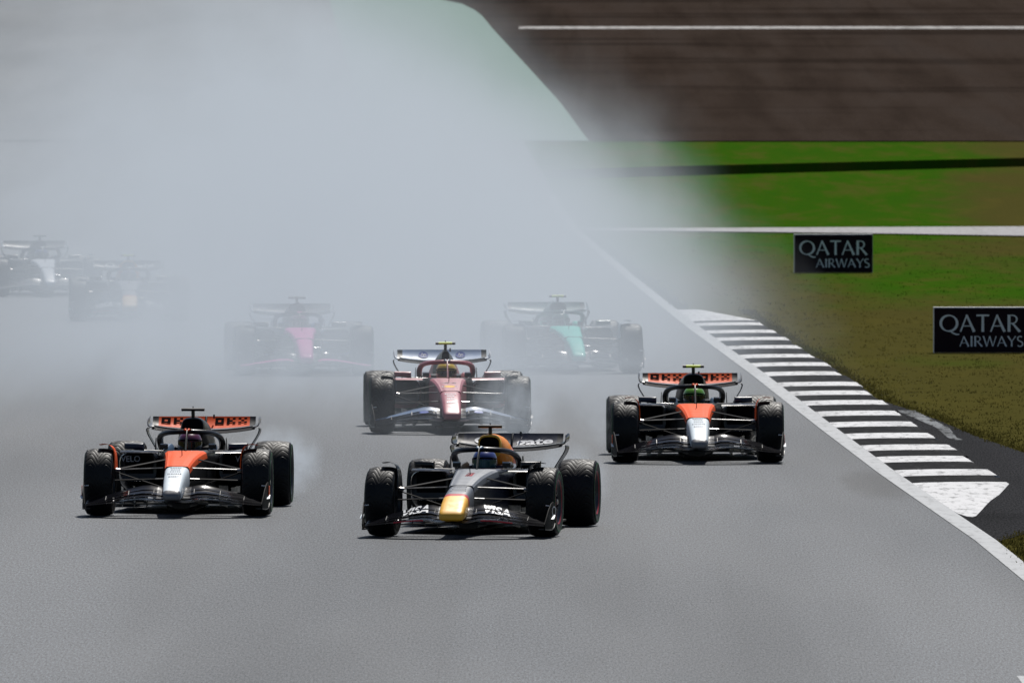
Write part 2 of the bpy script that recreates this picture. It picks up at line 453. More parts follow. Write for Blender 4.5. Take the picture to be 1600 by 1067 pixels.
# advertising boards on the grass
BOARD = mat('board_print_dark', (.013, .006, .012), .6, spec=.12)
BOARD_EDGE = mat('board_edge_foam', (.75, .75, .74), .8)
BOARD_TXT = mat('board_print_grey', (.72, .78, .84), .6)
def board(px0, px1, yt, yb, label, yaw=0.0):
    D = px2D(yb); s_ = F_PX / D; W = (px1 - px0) / s_; Hh = (yb - yt) / s_; T = .28
    root = bpy.data.objects.new('advertising_board', None); COL.objects.link(root)
    root.location = (px2X((px0 + px1) / 2, D), D, gz(D)); root.rotation_euler = (0, 0, R(yaw))
    tag(root, label, 'board', 'advertising boards on the grass')
    MB().box((0, T / 2, Hh / 2 + .004), (W, T, Hh - .008)).build('foam_core', [BOARD_EDGE], root)
    mb = MB().box((0, -.012, Hh / 2), (W - .02, .02, Hh - .03)); mb.build('front_panel', [BOARD], root)
    u = W / 123.0
    v, f, ly, xe = roman('QATAR', 1.0, 0, 0, .05)
    sc = 107 * u / (max(p[0] for p in v)); sy = 22.5 * u
    MB().add([(-W / 2 + 8 * u + p[0] * sc, -.0240 - .0008 * l, Hh - 32.5 * u * Hh / (61 * u) + p[1] * sy) for p, l in zip(v, ly)], f).build('lettering', [BOARD_TXT], root, fix=False)
    v, f, ly, xe = roman('AIRWAYS', 1.0, 0, 0, .05)
    sc = 84 * u / (max(p[0] for p in v)); sy = 13.8 * u
    MB().add([(-W / 2 + 34 * u + p[0] * sc, -.0240 - .0008 * l, 9.0 * u + p[1] * sy) for p, l in zip(v, ly)], f).build('lettering', [BOARD_TXT], root, fix=False)
board(1241, 1364, 366, 427, 'farther dark advertising board with grey airline lettering, whole in view on the grass', 1.5)
board(1459, 1605, 480, 552, 'nearer dark advertising board on the grass, cut off by the right border', 0.5)

# dark tyre barrier at the far side
def barrier():
    RUB = mat('barrier_belt_rubber', (.012, .012, .016), .7); CAP = mat('barrier_cap', (.10, .10, .11), .6)
    root = bpy.data.objects.new('crash_barrier', None); COL.objects.link(root); root.location = (20, 695, gz(695))
    tag(root, 'dark belted crash barrier beyond the brown asphalt in the far top right', 'barrier')
    pts = [Vector((13 + 2 * k, 708 - 2.3 * k + .12 * k * k, 0)) for k in range(9)]
    for k, (a, b) in enumerate(zip(pts, pts[1:])):
        d = b - a; ang = math.atan2(d.y, d.x); c = (a + b) / 2
        rot = Matrix.Rotation(ang, 3, 'Z'); z0 = gz(min(a.y, b.y)) - .1
        off = Vector((c.x - 20, c.y - 695, z0 - root.location.z + .65))
        MB().box(off, (d.length - .02, .9, 1.3), 0, rot).build('belt_panel', [RUB], root)
        MB().box(off + Vector((0, 0, .69)), (d.length - .03, .98, .07), 0, rot).build('barrier_cap', [CAP], root)
barrier()

# real grass blades over the nearest grass, thinning with distance
def grass_blades():
    rnd = random.Random(3); v = []; f = []
    def z_at(X, Y): return gz(Y)
    def tuft(X, Y, h, n):
        for _ in range(n):
            a = rnd.uniform(0, 6.28); x = X + rnd.gauss(0, .05); y = Y + rnd.gauss(0, .12); hh = h * rnd.uniform(.5, 1.2); w = .006 + hh * .10
            k = len(v); lx, ly = math.cos(a) * hh * .6, math.sin(a) * hh * .6
            v.extend([(x - w, y, z_at(x, y) - .005), (x + w, y, z_at(x, y) - .005), (x + lx, y + ly, z_at(x, y) + hh)]); f.append((k, k + 1, k + 2))
    for _ in range(4000):
        D = 160 + 235 * rnd.random() ** 1.3
        lo = max(edge(D) + (1.12 if D > 180 else .06), apron_r(D) + .03 if 169 < D < 232 else 0)
        hi = px2X(1640, D)
        if hi <= lo: continue
        X = lo + (hi - lo) * rnd.random(); tuft(X, D, rnd.uniform(.012, .032), 4)
    for _ in range(2600):       # ragged fringe along the kerb and its apron
        D = 160 + 240 * rnd.random()
        lo = max(edge(D) + (1.10 if 180 < D < 297 else .03), apron_r(D) if 169 < D < 232 else 0)
        tuft(lo + abs(rnd.gauss(0, .12)), D, rnd.uniform(.02, .05), 4)
    me = bpy.data.meshes.new('grass_blades'); me.from_pydata(v, [], f); me.materials.append(BLADES)
    o = link('grass_blades', me); tag(o, 'short dry grass beside the kerb and around the boards', 'grass', kind='stuff')
grass_blades()

# ------------------------------------------------------------------ race cars
# car space: x to the picture's right, y to the rear (front axle at 0), z up; the car faces the camera
CARBON = paint('carbon_black', (.006, .006, .007), .38, .12)
GLOSSK = paint('gloss_black', (.006, .006, .008), .26, .15)
MATTK = mat('matt_black', (.005, .005, .006), .6, spec=.08)
FLAPK = mat('flap_black', (.005, .005, .007), .17, spec=.30)
RUBBER = mat('tyre_rubber', (.012, .012, .0125), .40, spec=.26, fn=lambda t, b: (
    t.put(b.inputs['Roughness'], t.ramp(t.noise(t.coords(), 14, 4, .6),   .3, .7, .40, .54)),
    t.put(b.inputs['Base Color'], t.mix(t.ramp(t.noise(t.coords(), 7, 3, .6), .4, .7), (.008, .008, .0085), (.016, .0155, .0155)))))
RIM = mat('rim_dark_metal', (.06, .06, .065), .35, .8)
NUT = mat('wheel_nut_metal', (.45, .42, .40), .3, .9)
GREENBAND = mat('tyre_green_marking', (.02, .10, .04), .6)
LIME = mat('camera_lime', (.62, .75, .03), .45)
MIRROR = mat('mirror_glass', (.6, .62, .65), .05, 1.0)
WOOD = mat('plank_dark', (.03, .026, .022), .7)
PRINT_W = mat('print_white', (.75, .76, .78), .45)
PRINT_K = mat('print_black', (.006, .006, .007), .9, spec=.03)
PRINT_G = mat('print_grey', (.30, .32, .36), .5)
PRINT_B = mat('print_blue', (.012, .055, .33), .45)
PRINT_R = mat('print_red', (.62, .03, .05), .45)
PRINT_Y = mat('print_yellow', (.90, .52, .05), .45)

def tyre_mesh(name, Rr, W, rim_r, seg=540, across=40, pitch=29):
    """tread with wavy V grooves cut into it, rounded shoulders, bulged sidewalls"""
    v = []; f = []; prof = []
    hw = W / 2
    for k in range(across + 1):
        x = lerp(-hw * .90, hw * .90, k / across); prof.append((x, Rr - .016 * (abs(x) / (hw * .9)) ** 3.5, 1))
    right = [(hw * .965, Rr - .034, 0), (hw * 1.0, Rr - .062, 0), (hw * 1.015, (Rr + rim_r) / 2 + .01, 0), (hw * .985, rim_r + .02, 0), (hw * .93, rim_r, 0)]
    prof = [(-a, b, c) for a, b, c in reversed(right)] + prof + right
    n = len(prof)
    for i in range(seg):
        th = 2 * math.pi * i / seg
        for x, r, tread in prof:
            if tread:
                u = abs(x) / hw
                wav = 2.0 * max(0, 1 - u / .52) ** 1.25 + .55 * math.exp(-((u - .92) / .2) ** 2)
                ph = (th / (2 * math.pi) * pitch + wav) % 1.0
                g = max(0, 1 - abs(ph - .5) / .085)
                if u > .97: g = 0
                r = r - .0055 * min(1, 1.8 * g)
            v.append((x, r * math.sin(th), r * math.cos(th)))
    for i in range(seg):
        j = (i + 1) % seg
        for k in range(n - 1): f.append((i * n + k, i * n + k + 1, j * n + k + 1, j * n + k))
    return MB().add(v, f).mesh(name, [RUBBER], 60)
TYRE_F = tyre_mesh('tyre', .355, .305, .235)
TYRE_R = tyre_mesh('tyre', .350, .400, .235)

def revolve(prof, n=36, close=False):
    v = []; f = []
    for i in range(n):
        a = 2 * math.pi * i / n
        for x, r in prof: v.append((x, r * math.sin(a), r * math.cos(a)))
    m = len(prof)
    for i in range(n):
        j = (i + 1) % n
        for k in range(m - 1): f.append((i * m + k, i * m + k + 1, j * m + k + 1, j * m + k))
    return v, f

def rim_mesh(W, ringmat, s):
    hw = W / 2; mb = MB()
    v, f = revolve([(-hw * .9, .236), (-hw * .95, .215), (-hw * .5, .205), (-hw * .45, .05), (-hw * .45, .001)]); mb.add(v, f, 0)
    v, f = revolve([(-hw * .5, .21), (hw * .6, .21)]); mb.add(v, f, 0)
    v, f = revolve([(hw * .9, .237), (hw * .985, .226), (hw * .93, .214)]); mb.add(v, f, 1)
    v, f = revolve([(hw * .93, .214), (hw * .78, .195), (hw * .60, .10), (hw * .62, .06), (hw * .62, .001)]); mb.add(v, f, 0)
    for k in range(10):                                   # raised spokes on the cover
        a = 2 * math.pi * k / 10; rot = Matrix.Rotation(-a, 3, 'X')
        mb.box(rot @ Vector((hw * .72, 0, .135)), (.02, .018, .13), 0, rot @ Matrix.Rotation(R(-14), 3, 'Y'))
    if s < 0: mb.mirror()
    return mb.mesh('wheel', [RIM, ringmat], 40)

def nut_mesh():
    mb = MB(); v, f = revolve([(.0, .034), (.045, .030), (.05, .018), (.05, .001)], 12); return mb.add(v, f).mesh('wheel_nut', [NUT], 40)
NUT_ME = nut_mesh()
def band_mesh(W, s):
    hw = W / 2 * 1.016; mb = MB()
    v, f = revolve([(hw - .0025, .315), (hw + .0016, .307), (hw + .0016, .299), (hw - .0005, .292)], 48)
    mb.add(v, f)
    if s < 0: mb.mirror()
    return mb.mesh('sidewall_marking', [GREENBAND], 60)
BANDS = {(W, s): band_mesh(W, s) for W in (.305, .400) for s in (-1, 1)}

# front wing: every element is a twisted aerofoil from the nose to the end plate
FW = [  # element: (offset of leading edge behind main plane, height above it at the root, chord root, chord tip, pitch root, pitch tip)
    (0.00, .000, .24, .20, 5, 4), (.200, .042, .130, .10, 15, 8), (.305, .084, .118, .09, 20, 11), (.400, .125, .112, .07, 27, 15)]
FWX = [.09, .13, .18, .25, .34, .45, .57, .69, .80, .90, .955]
def fw_station(e, x):
    t = (x - .09) / .865
    dy, dz, c0, c1, p0, p1 = FW[e]
    zm = table([(.09, .172), (.16, .168), (.26, .192), (.40, .190), (.60, .168), (.80, .142), (.955, .128)], x)[0]
    ym = -1.13 + .30 * max(0, t) ** 1.4
    shrink = 1 - .80 * max(0, t) ** 1.25
    hump = table([(.09, .80), (.2, .90), (.34, 1.0), (.5, .98), (.955, 1.0)], x)[0]
    return ym + dy * (1 - .12 * t), zm + dz * shrink * hump, lerp(c0, c1, t), R(lerp(p0, p1, t))
def foil(x, y, z, c, a, th=.10, camber=.05):
    """closed ring of an aerofoil section whose trailing edge points up and to the rear"""
    pts = []; N = 7
    def at(u, s_):
        yt = th * 2.6 * (.2969 * math.sqrt(u) - .126 * u - .3516 * u * u + .2843 * u ** 3 - .1015 * u ** 4) * .5 * 2
        h = -camber * 4 * u * (1 - u) + s_ * yt * .5
        return (x, y + c * (u * math.cos(a) - h * math.sin(a)), z + c * (u * math.sin(a) + h * math.cos(a)))
    us = [.5 * (1 - math.cos(math.pi * k / N)) for k in range(N + 1)]
    for u in us: pts.append(at(u, 1))
    for u in reversed(us[1:-1]): pts.append(at(u, -1))
    return pts
def fw_surface(e, x, u, lift=.0035, th=.10, camber=.05):
    y, z, c, a = fw_station(e, x)
    yt = th * 2.6 * (.2969 * math.sqrt(u) - .126 * u - .3516 * u * u + .2843 * u ** 3 - .1015 * u ** 4)
    h = -camber * 4 * u * (1 - u) + yt * .5 + lift / c
    return y + c * (u * math.cos(a) - h * math.sin(a)), z + c * (u * math.sin(a) + h * math.cos(a))

NOSE = [(-1.185, .060, .245, .205), (-1.165, .090, .272, .192), (-1.12, .102, .300, .186), (-.95, .110, .372, .190), (-.75, .117, .436, .210), (-.67, .120, .455, .219), (-.58, .122, .474, .228), (-.42, .128, .500, .245), (-.25, .135, .523, .262)]
CHAS = [(-.25, .137, .525, .26), (.0, .150, .560, .25), (.3, .168, .596, .235), (.6, .188, .620, .22), (.9, .212, .640, .20), (1.15, .235, .652, .19)]
def top_z(y):
    tb = [(a[0], a[2]) for a in NOSE] + [(a[0], a[2]) for a in CHAS[1:]]
    return table(tb, y)[0]

REARX = [-.565, -.5, -.4, -.25, -.12, 0, .12, .25, .4, .5, .565]
def rw_z(x): return -.050 * (1 - (abs(x) / .565) ** 2.2)
RWA = R(43)
def rw_geo(x):
    z0 = .858 + rw_z(x) * .80
    return 4.16, z0, (.947 - z0) / math.sin(RWA), RWA
def rw_flap(x, u, lift=.003):
    y0, z0, c, a = rw_geo(x)
    h = -.07 * 4 * u * (1 - u) + lift / c + .02
    return y0 + c * (u * math.cos(a) - h * math.sin(a)), z0 + c * (u * math.sin(a) + h * math.cos(a))

def rows_of_print(parent, m, y0, y1, n, hw, seed, gaps=True):
    """sponsor lines on the nose, too small in the photograph to be read"""
    rnd = random.Random(seed)
    for k in range(n):
        rects = []; v0 = lerp(y0, y1, (k + .25) / n); v1 = lerp(y0, y1, (k + .62) / n); w = hw * rnd.uniform(.6, .95); x = -w
        while x < w - .01:
            d = rnd.uniform(.008, .024); rects.append((x, v0, min(x + d, w), v1)); x += d + .005
        decal('sponsor_line', quad_polys(rects), lambda u, v: (u, v, top_z(v) + .0035), m, parent, cuts_v=[a[0] for a in NOSE + CHAS])

def text_on_top(parent, body, m, y0, height, width, bold=.02, shear=0.0):
    v, f = text_polys(body, bold, shear); w = max(p[0] for p in v) - min(p[0] for p in v)
    # seen from the front: letters read left to right along +x and stand up towards the rear
    pv = [(p[0] * width / w, y0 + p[1] * height) for p in v]
    decal('lettering', (pv, f), lambda a, b: (a, b, top_z(b) + .004), m, parent, cuts_v=[a[0] for a in NOSE + CHAS])

def make_driver_mesh():
    """seated driver: one skin grown over a skeleton"""
    J = {'pelvis': (0, 2.02, .27, .13), 'spine': (0, 1.99, .42, .135), 'chest': (0, 1.95, .50, .13), 'neck': (0, 1.90, .575, .06), 'head': (0, 1.87, .67, .085)}
    E = [('pelvis', 'spine'), ('spine', 'chest'), ('chest', 'neck'), ('neck', 'head')]
    for s_, n in ((-1, 'l'), (1, 'r')):
        J.update({n + 'sh': (s_ * .17, 1.93, .545, .065), n + 'el': (s_ * .215, 1.72, .45, .047), n + 'wr': (s_ * .13, 1.48, .515, .033), n + 'ha': (s_ * .115, 1.42, .545, .038),
                  n + 'hip': (s_ * .09, 1.92, .25, .09), n + 'kn': (s_ * .11, 1.42, .40, .065), n + 'an': (s_ * .09, .98, .33, .042), n + 'toe': (s_ * .09, .90, .43, .035)})
        E += [('chest', n + 'sh'), (n + 'sh', n + 'el'), (n + 'el', n + 'wr'), (n + 'wr', n + 'ha'), ('pelvis', n + 'hip'), (n + 'hip', n + 'kn'), (n + 'kn', n + 'an'), (n + 'an', n + 'toe')]
        for k in range(4):   # four fingers curled round the wheel rim, thumb on its inner side
            a = n + 'f%d' % k; J[a] = (s_ * (.13 - .004 * k), 1.395, .575 - .021 * k, .009); J[a + 'b'] = (s_ * (.108 - .004 * k), 1.385, .573 - .021 * k, .008)
            E += [(n + 'ha', a), (a, a + 'b')]
        J[n + 'th'] = (s_ * .09, 1.415, .575, .0095); E.append((n + 'ha', n + 'th'))
    names = list(J); me = bpy.data.meshes.new('body'); me.from_pydata([(J[k][0], J[k][1] - 1.95, J[k][2] - .25) for k in names], [(names.index(a), names.index(b)) for a, b in E], [])
    o = bpy.data.objects.new('body', me); COL.objects.link(o)
    o.modifiers.new('skin', 'SKIN'); sub = o.modifiers.new('sub', 'SUBSURF'); sub.levels = 1; sub.render_levels = 1
    for k, sv in zip(names, me.skin_vertices[0].data): sv.radius = (J[k][3], J[k][3]); sv.use_root = (k == 'pelvis')
    out = bpy.data.meshes.new_from_object(o.evaluated_get(bpy.context.evaluated_depsgraph_get()))
    bpy.data.objects.remove(o)
    for p in out.polygons: p.use_smooth = True
    out.name = 'body'
    return out
DRIVER = make_driver_mesh()

def helmet_mat(name, base, second, third, scale=9.0):
    def fn(t, b):
        n = t.noise(t.coords((1, 1, 1)), scale, 1, .4)
        x, y, z = t.xyz()
        c = t.mix(t.ramp(n, .47, .53), base, second)
        c = t.mix(t.ramp(t.math('ADD', z, t.math('MULTIPLY', n, .1)), .085, .10), c, third)
        t.put(b.inputs['Base Color'], c)
    return mat(name, base, .3, coat=.6, fn=fn)

def add_person(car, L, label):
    root = bpy.data.objects.new('person', None); COL.objects.link(root)
    root.location = car.matrix_world @ Vector((0, 1.95, .25)); root.rotation_euler = car.rotation_euler; root.scale = car.scale
    tag(root, label, 'person', 'drivers in their cars')
    me = DRIVER.copy(); me.materials.clear(); me.materials.append(L['suit'])
    link('body', me, root)
    # helmet: rounded shell with chin bar, visor opening in front
    mb = MB(); rings = []
    for zz, rx, ry, cy_ in ((-.125, .055, .06, -.005), (-.12, .088, .10, -.012), (-.09, .112, .132, -.018), (-.04, .126, .146, -.012), (.02, .131, .148, -.004), (.06, .127, .142, 0), (.10, .108, .120, .004), (.128, .075, .083, .006), (.140, .030, .032, .008)):
        rings.append([(rx * math.cos(2 * math.pi * k / 28), cy_ + ry * math.sin(2 * math.pi * k / 28), zz) for k in range(28)])
    mb.loft(rings)
    h = mb.build('helmet', [L['helmet']], root, 60); h.location = (0, 1.85 - 1.95, .70 - .25)
    mb = MB(); rings = []
    for zz in (-.042, -.02, .01, .038):
        rr = .131; rings.append([(1.035 * (.131) * math.cos(a), -.007 + 1.035 * .148 * math.sin(a), zz) for a in [R(lerp(200, 340, k / 18)) for k in range(19)]])
    mb.loft(rings, cap=False, closed=False).build('visor', [L['visor']], h, 60, fix=False)
    mb = MB(); mb.tube([(-.125, -.03, .045), (-.09, -.125, .055), (0, -.16, .058), (.09, -.125, .055), (.125, -.03, .045)], .008, 6).build('visor_strip', [L.get('strip', PRINT_K)], h)
    return root

def make_car(name, L, X, D, yaw, label, person_label, size=1.0):
    car = bpy.data.objects.new(name, None); COL.objects.link(car)
    car.location = (X, D, .014); car.rotation_euler = (0, 0, R(yaw)); car.scale = (size, size, (1 + size) / 2)
    tag(car, label, 'race car', 'racing cars on the track')
    bpy.context.view_layer.update()
    P = lambda nm, mb, ms, par=car, **k: mb.build(nm, ms, par, **k)
    body, second, tip = L['body'], L['second'], L['tip']
    # --- nose: painted in bands
    mb = MB(); rings = [ring(a[0], a[1] * lerp(L.get('nose_w', .93), 1, (a[0] + 1.185) / .935), a[2], a[3], 24, 4.2) for a in NOSE]
    nose = P('nose', mb.loft(rings, m=L['nose_bands']), L['nose_mats'], angle=50)
    if L.get('nose_print'): L['nose_print'](nose)
    # --- survival cell with open cockpit
    def cell(y, hw, zt, zb, rim, zn):
        half = [(0, zb), (hw * .75, zb), (hw * .96, zb + .05), (hw, zb + .12), (hw, zt - .075), (hw * .95, zt - .02), (hw * .82, zt), (rim, zt + .002), (rim * .96, zn), (rim * .5, zn)]
        pts = [(x, y, z) for x, z in half] + [(0, y, zn)] + [(-x, y, z) for x, z in reversed(half[1:])]
        return pts
    rings = [cell(a[0], a[1], a[2], a[3], a[1] * .6, a[2] + .004) for a in CHAS]
    rings += [cell(1.24, .252, .655, .18, .15, .658), cell(1.27, .256, .655, .18, .175, .40), cell(1.45, .285, .655, .17, .215, .24), cell(1.7, .315, .652, .16, .232, .22), (cell(2.0, .335, .655, .15, .225, .22)), cell(2.2, .34, .665, .15, .19, .22), cell(2.24, .34, .668, .15, .18, .664), cell(2.5, .30, .68, .15, .15, .684)]
    chm = [L.get('chassis_band', 0)] * 5 + [1] * 8
    mb = MB().loft(rings, m=chm)
    for k, fc in enumerate(mb.f):          # the flanks under the shoulder line are bare dark carbon
        zc = sum(mb.v[i][2] for i in fc) / len(fc); yc = sum(mb.v[i][1] for i in fc) / len(fc)
        if mb.m[k] == 0 and zc < table([(c[0], c[2]) for c in CHAS], yc)[0] - .06: mb.m[k] = 2
    cellp = P('survival_cell', mb, [body, second, L['flank']], angle=32)
    if L.get('chassis_print'): L['chassis_print'](cellp)
    # thin pitot mast on the nose
    P('pitot_mast', MB().tube([(.0, .55, .615), (0, .50, .70)], .0045, 6).tube([(0, .505, .695), (0, .40, .70)], .003, 6), [PRINT_K])
    # --- engine cover with air intake
    ac = L['cover']
    rings = []; hp = L.get('hoop', 1.0)
    for y, hw, zt, zb, p in ((2.28, .120, .975, .79, 3.0), (2.32, .128, .985, .74, 2.8), (2.5, .155, .985, .58, 2.5), (2.8, .195, .965, .40, 2.3), (3.1, .205, .90, .30, 2.2), (3.5, .175, .76, .26, 2.2), (3.9, .10, .60, .26, 2.2), (4.25, .05, .48, .30, 2.2)):
        rings.append(ring(y, hw * (lerp(hp, 1, max(0, min(1, (y - 2.3) / .8)))), zt, zb, 24, p if hp == 1 else 1.8))
    cov = P('engine_cover', MB().loft(rings, m=L['cover_bands']), ac, angle=50)
    fin = MB(); fin.loft([[(-.006, 2.9, .92), (.006, 2.9, .92), (.006, 2.9, .70), (-.006, 2.9, .70)], [(-.005, 4.05, .80), (.005, 4.05, .80), (.005, 4.05, .5), (-.005, 4.05, .5)]])
    P('shark_fin', fin, [ac[-1]])
    intk = MB(); r1 = ring(2.277, .104 * hp, .958, .80, 24, 3.0); r2 = ring(2.36, .085 * hp, .94, .82, 24, 2.6)
    P('air_intake', intk.loft([r1, r2], cap=True), [PRINT_K], cov)
    P('intake_lip', MB().loft([ring(2.274, .120 * hp, .974, .792, 24, 3.0), ring(2.266, .113 * hp, .966, .797, 24, 3.0), ring(2.276, .105 * hp, .959, .801, 24, 3.0)], cap=False), [L['lip']], cov)
    # --- onboard camera pod on a mast
    P('camera_mast', MB().tube([(0, 2.36, .97), (0, 2.35, 1.055)], .020, 8, flat=(1, 1.7), up=(0, 1, 0)), [CARBON])
    tc = MB().loft([[(x, 2.34 + .030 * math.cos(a), 1.066 + .017 * math.sin(a)) for a in [2 * math.pi * k / 12 for k in range(12)]] for x in (-.125, -.085, .085, .125)], m=[1, 0, 1])
    P('camera_pod', tc, [L['tcam'], CARBON])
    P('antenna', MB().tube([(0, 2.35, 1.08), (0, 2.35, 1.10)], .006, 6), [CARBON])
    # --- halo
    arch = [(-.325, 2.25, .62), (-.338, 2.08, .71), (-.33, 1.9, .775), (-.295, 1.7, .818), (-.225, 1.54, .839), (-.12, 1.44, .849), (0, 1.405, .854)]
    # smooth the arch
    def smooth(p, n=2):
        for _ in range(n):
            q = [p[0]]
            for a, b in zip(p, p[1:]): q += [tuple(lerp(i, j, .25) for i, j in zip(a, b)), tuple(lerp(i, j, .75) for i, j in zip(a, b))]
            p = q + [p[-1]]
        return p
    full = smooth(arch + [(-a, b, c) for a, b, c in reversed(arch[:-1])])
    halo = P('halo', MB().tube(full, .031, 10, flat=(1.15, .9)), [L['halo']])
    P('halo_pillar', MB().tube(smooth([(0, 1.40, .854), (0, 1.32, .82), (0, 1.22, .73), (0, 1.13, .64)]), [.030] + [.021] * 20, 10, flat=(.55, 1.5), up=(0, 1, 0)), [L['halo']], halo)
    P('halo_crest', MB().loft([[(x, y, z + .0) for x, y, z in ((-w, 1.395 + yy, .874 + zz), (w, 1.395 + yy, .874 + zz), (w * .7, 1.395 + yy, .884 + zz), (-w * .7, 1.395 + yy, .884 + zz))] for w, yy, zz in ((.012, -.03, -.014), (.045, -.005, 0), (.03, .035, .002))]), [L['crest']], halo)
    for s in (-1, 1):
        P('cockpit_fin', MB().loft([[(s * .385, 1.95, .60), (s * .395, 1.95, .60), (s * .395, 2.15, .60), (s * .385, 2.15, .60)], [(s * .378, 2.0, .77), (s * .384, 2.0, .77), (s * .384, 2.08, .77), (s * .378, 2.08, .77)]]), [L['detail']])
        P('headrest', MB().loft([ring(1.62, .03, .665, .55, 12, 3, s * .245), ring(1.75, .045, .69, .50, 12, 3, s * .245), ring(2.1, .05, .71, .50, 12, 3, s * .235)]), [L['head']])
        P('cockpit_panel', MB().box((s * .262, 1.56, .690), (.085, .02, .05)).box((s * .262, 1.552, .716), (.075, .03, .012), 1), [CARBON, L['panel']])
    P('steering_wheel', MB().box((0, 1.40, .545), (.17, .03, .11)).tube([(-.125, 1.40, .50), (-.13, 1.40, .545), (-.115, 1.40, .59)], .014, 8).tube([(.125, 1.40, .50), (.13, 1.40, .545), (.115, 1.40, .59)], .014, 8), [CARBON])
    # --- mirrors
    for s in (-1, 1):
        mh = P('mirror', MB().loft([[(s * x, y, z) for x, y, z in [(px, 1.20 + yy, .705 + pz) for px, pz in ((.455 + k, -.038 + k), (.665 - k, -.034 + k), (.668 - k, .034 - k), (.458 + k, .030 - k))]] for k, yy in ((.02, -.045), (0, -.02), (0, .05))]), [L['mirror']], angle=60)
        P('mirror_glass', MB().box((s * .56, 1.2535, .705), (.19, .004, .055)), [MIRROR], mh)
        P('mirror_stalk', MB().tube([(s * .57, 1.22, .672), (s * .50, 1.24, .662), (s * .25, 1.26, .652)], .008, 8, flat=(1.8, .7)), [CARBON], mh)
    # --- sidepods
    for s in (-1, 1):
        rings = []
        for y, x0, x1, zt, zb, p in ((1.52, .36, .70, .600, .36, 4), (1.50, .34, .735, .622, .32, 4), (1.56, .325, .75, .632, .27, 4), (1.9, .30, .765, .632, .20, 3.4), (2.5, .26, .735, .585, .16, 3), (3.1, .18, .60, .47, .14, 3), (3.6, .10, .42, .34, .13, 3)):
            rings.append(ring(y, (x1 - x0) / 2, zt, zb, 22, p, s * (x0 + x1) / 2))
        pod = P('sidepod', MB().loft(rings, m=[2, 1, 0, 0, 0, 0]), [L['pod'], L['pod_edge'], CARBON], angle=45)
        P('cooling_inlet', MB().box((s * .53, 1.523, .50), (.30, .02, .19)), [PRINT_K], pod)
        P('inlet_lip', MB().loft([[(s * x, y, z) for y, z in ((1.30 + dy, .628), (1.32 + dy, .638), (1.62, .648), (1.62, .635))] for x, dy in ((.31, 0), (.45, .04), (.60, .10), (.735, .19))]), [L['pod_edge']], pod)
        if L.get('pod_text'):
            v, f = text_polys(L['pod_text'], .01); w = max(p[0] for p in v) - min(p[0] for p in v)
            decal('lettering', ([(p[0] * .21 / w, p[1] * .062) for p in v], f), lambda a, b, s=s: (s * .62 + a, 1.498, .53 + b), PRINT_G, pod)
    # --- floor, plank, bargeboard fences
    outline = [(.18, .42), (.30, .55), (.62, .72), (.78, .95), (.80, 1.6), (.76, 2.4), (.74, 2.95), (.50, 3.15), (.46, 3.9)]
    full_o = [(x, y) for x, y in outline] + [(-x, y) for x, y in reversed(outline)]
    P('floor', MB().loft([[(x, y, z + (.05 * max(0, (1.1 - y)))) for x, y in full_o] for z in (.075, .092)]), [CARBON])
    P('plank', MB().box((0, 2.1, .056), (.30, 3.2, .030)), [WOOD])
    P('tea_tray', MB().loft([ring(.40, .10, .115, .060, 12, 3), ring(.60, .16, .20, .045, 12, 3), ring(1.1, .24, .25, .045, 12, 3)]), [CARBON])
    for s in (-1, 1):
        for k in range(3):
            x0 = .38 + .13 * k
            P('floor_fence', MB().loft([[(s * (x0), .75 + .05 * k, .10), (s * (x0 + .008), .75 + .05 * k, .10), (s * (x0 + .06), 1.3, .05), (s * (x0 + .05), 1.3, .05)], [(s * x0, .70 + .06 * k, .30 - .03 * k), (s * (x0 + .006), .70 + .06 * k, .30 - .03 * k), (s * (x0 + .07), 1.3, .28), (s * (x0 + .06), 1.3, .28)]]), [CARBON])
    # --- front wing
    wing = P('front_wing', MB().loft([foil(x, *fw_station(0, x), .10, .03) for x in [-a for a in reversed(FWX)] + FWX] if False else [foil(x, *fw_station(0, abs(x)), .10, .03) for x in [-a for a in reversed(FWX)] + FWX], m=0), [L['mainplane']], angle=60)
    for s in (-1, 1):
        P('leading_edge_stripe', MB().tube([(s * x, fw_station(0, x)[0] - .002, fw_station(0, x)[1] + .001) for x in [.3, .4, .5, .62]], .0075, 6), [L['stripe']], wing)
        for e in (1, 2, 3):
            fl = P('wing_flap', MB().loft([foil(s * x, *fw_station(e, x), .10, .05) for x in FWX], m=[1, 1] + [0] * 8), [L['flap'][e - 1], L['flap_root']], wing, angle=60)
            if L.get('flap_text') and e in (2, 3):
                body_t = L['flap_text']; v, f = text_polys(body_t, .028, .25 if s < 0 else 0.0); w0 = min(p[0] for p in v); w = max(p[0] for p in v) - w0
                xa, xb = (.28, .57)
                def put(u, vv, e=e, s=s):
                    x = lerp(xa, xb, u) if s > 0 else -lerp(xb, xa, u)
                    c = (vv - .5) * 2 * .84 + .10 if e == 3 else vv * 2 * .84 + .08
                    yy, zz = fw_surface(e, abs(x), min(max(c, .02), .98)); return (x, yy, zz)
                norm = [((p[0] - w0) / w, p[1]) for p in v]
                keep = (lambda a, b: b > .53) if e == 3 else (lambda a, b: b < .47)
                cu = [((x - xa) / (xb - xa) if s > 0 else 1 - (x - xa) / (xb - xa)) for x in FWX if xa < x < xb]
                decal('lettering', (norm, f), put, PRINT_W, fl, cuts_u=cu, cuts_v=[.06, .14, .22, .3, .38, .47, .53, .62, .70, .78, .86, .94], keep=keep)
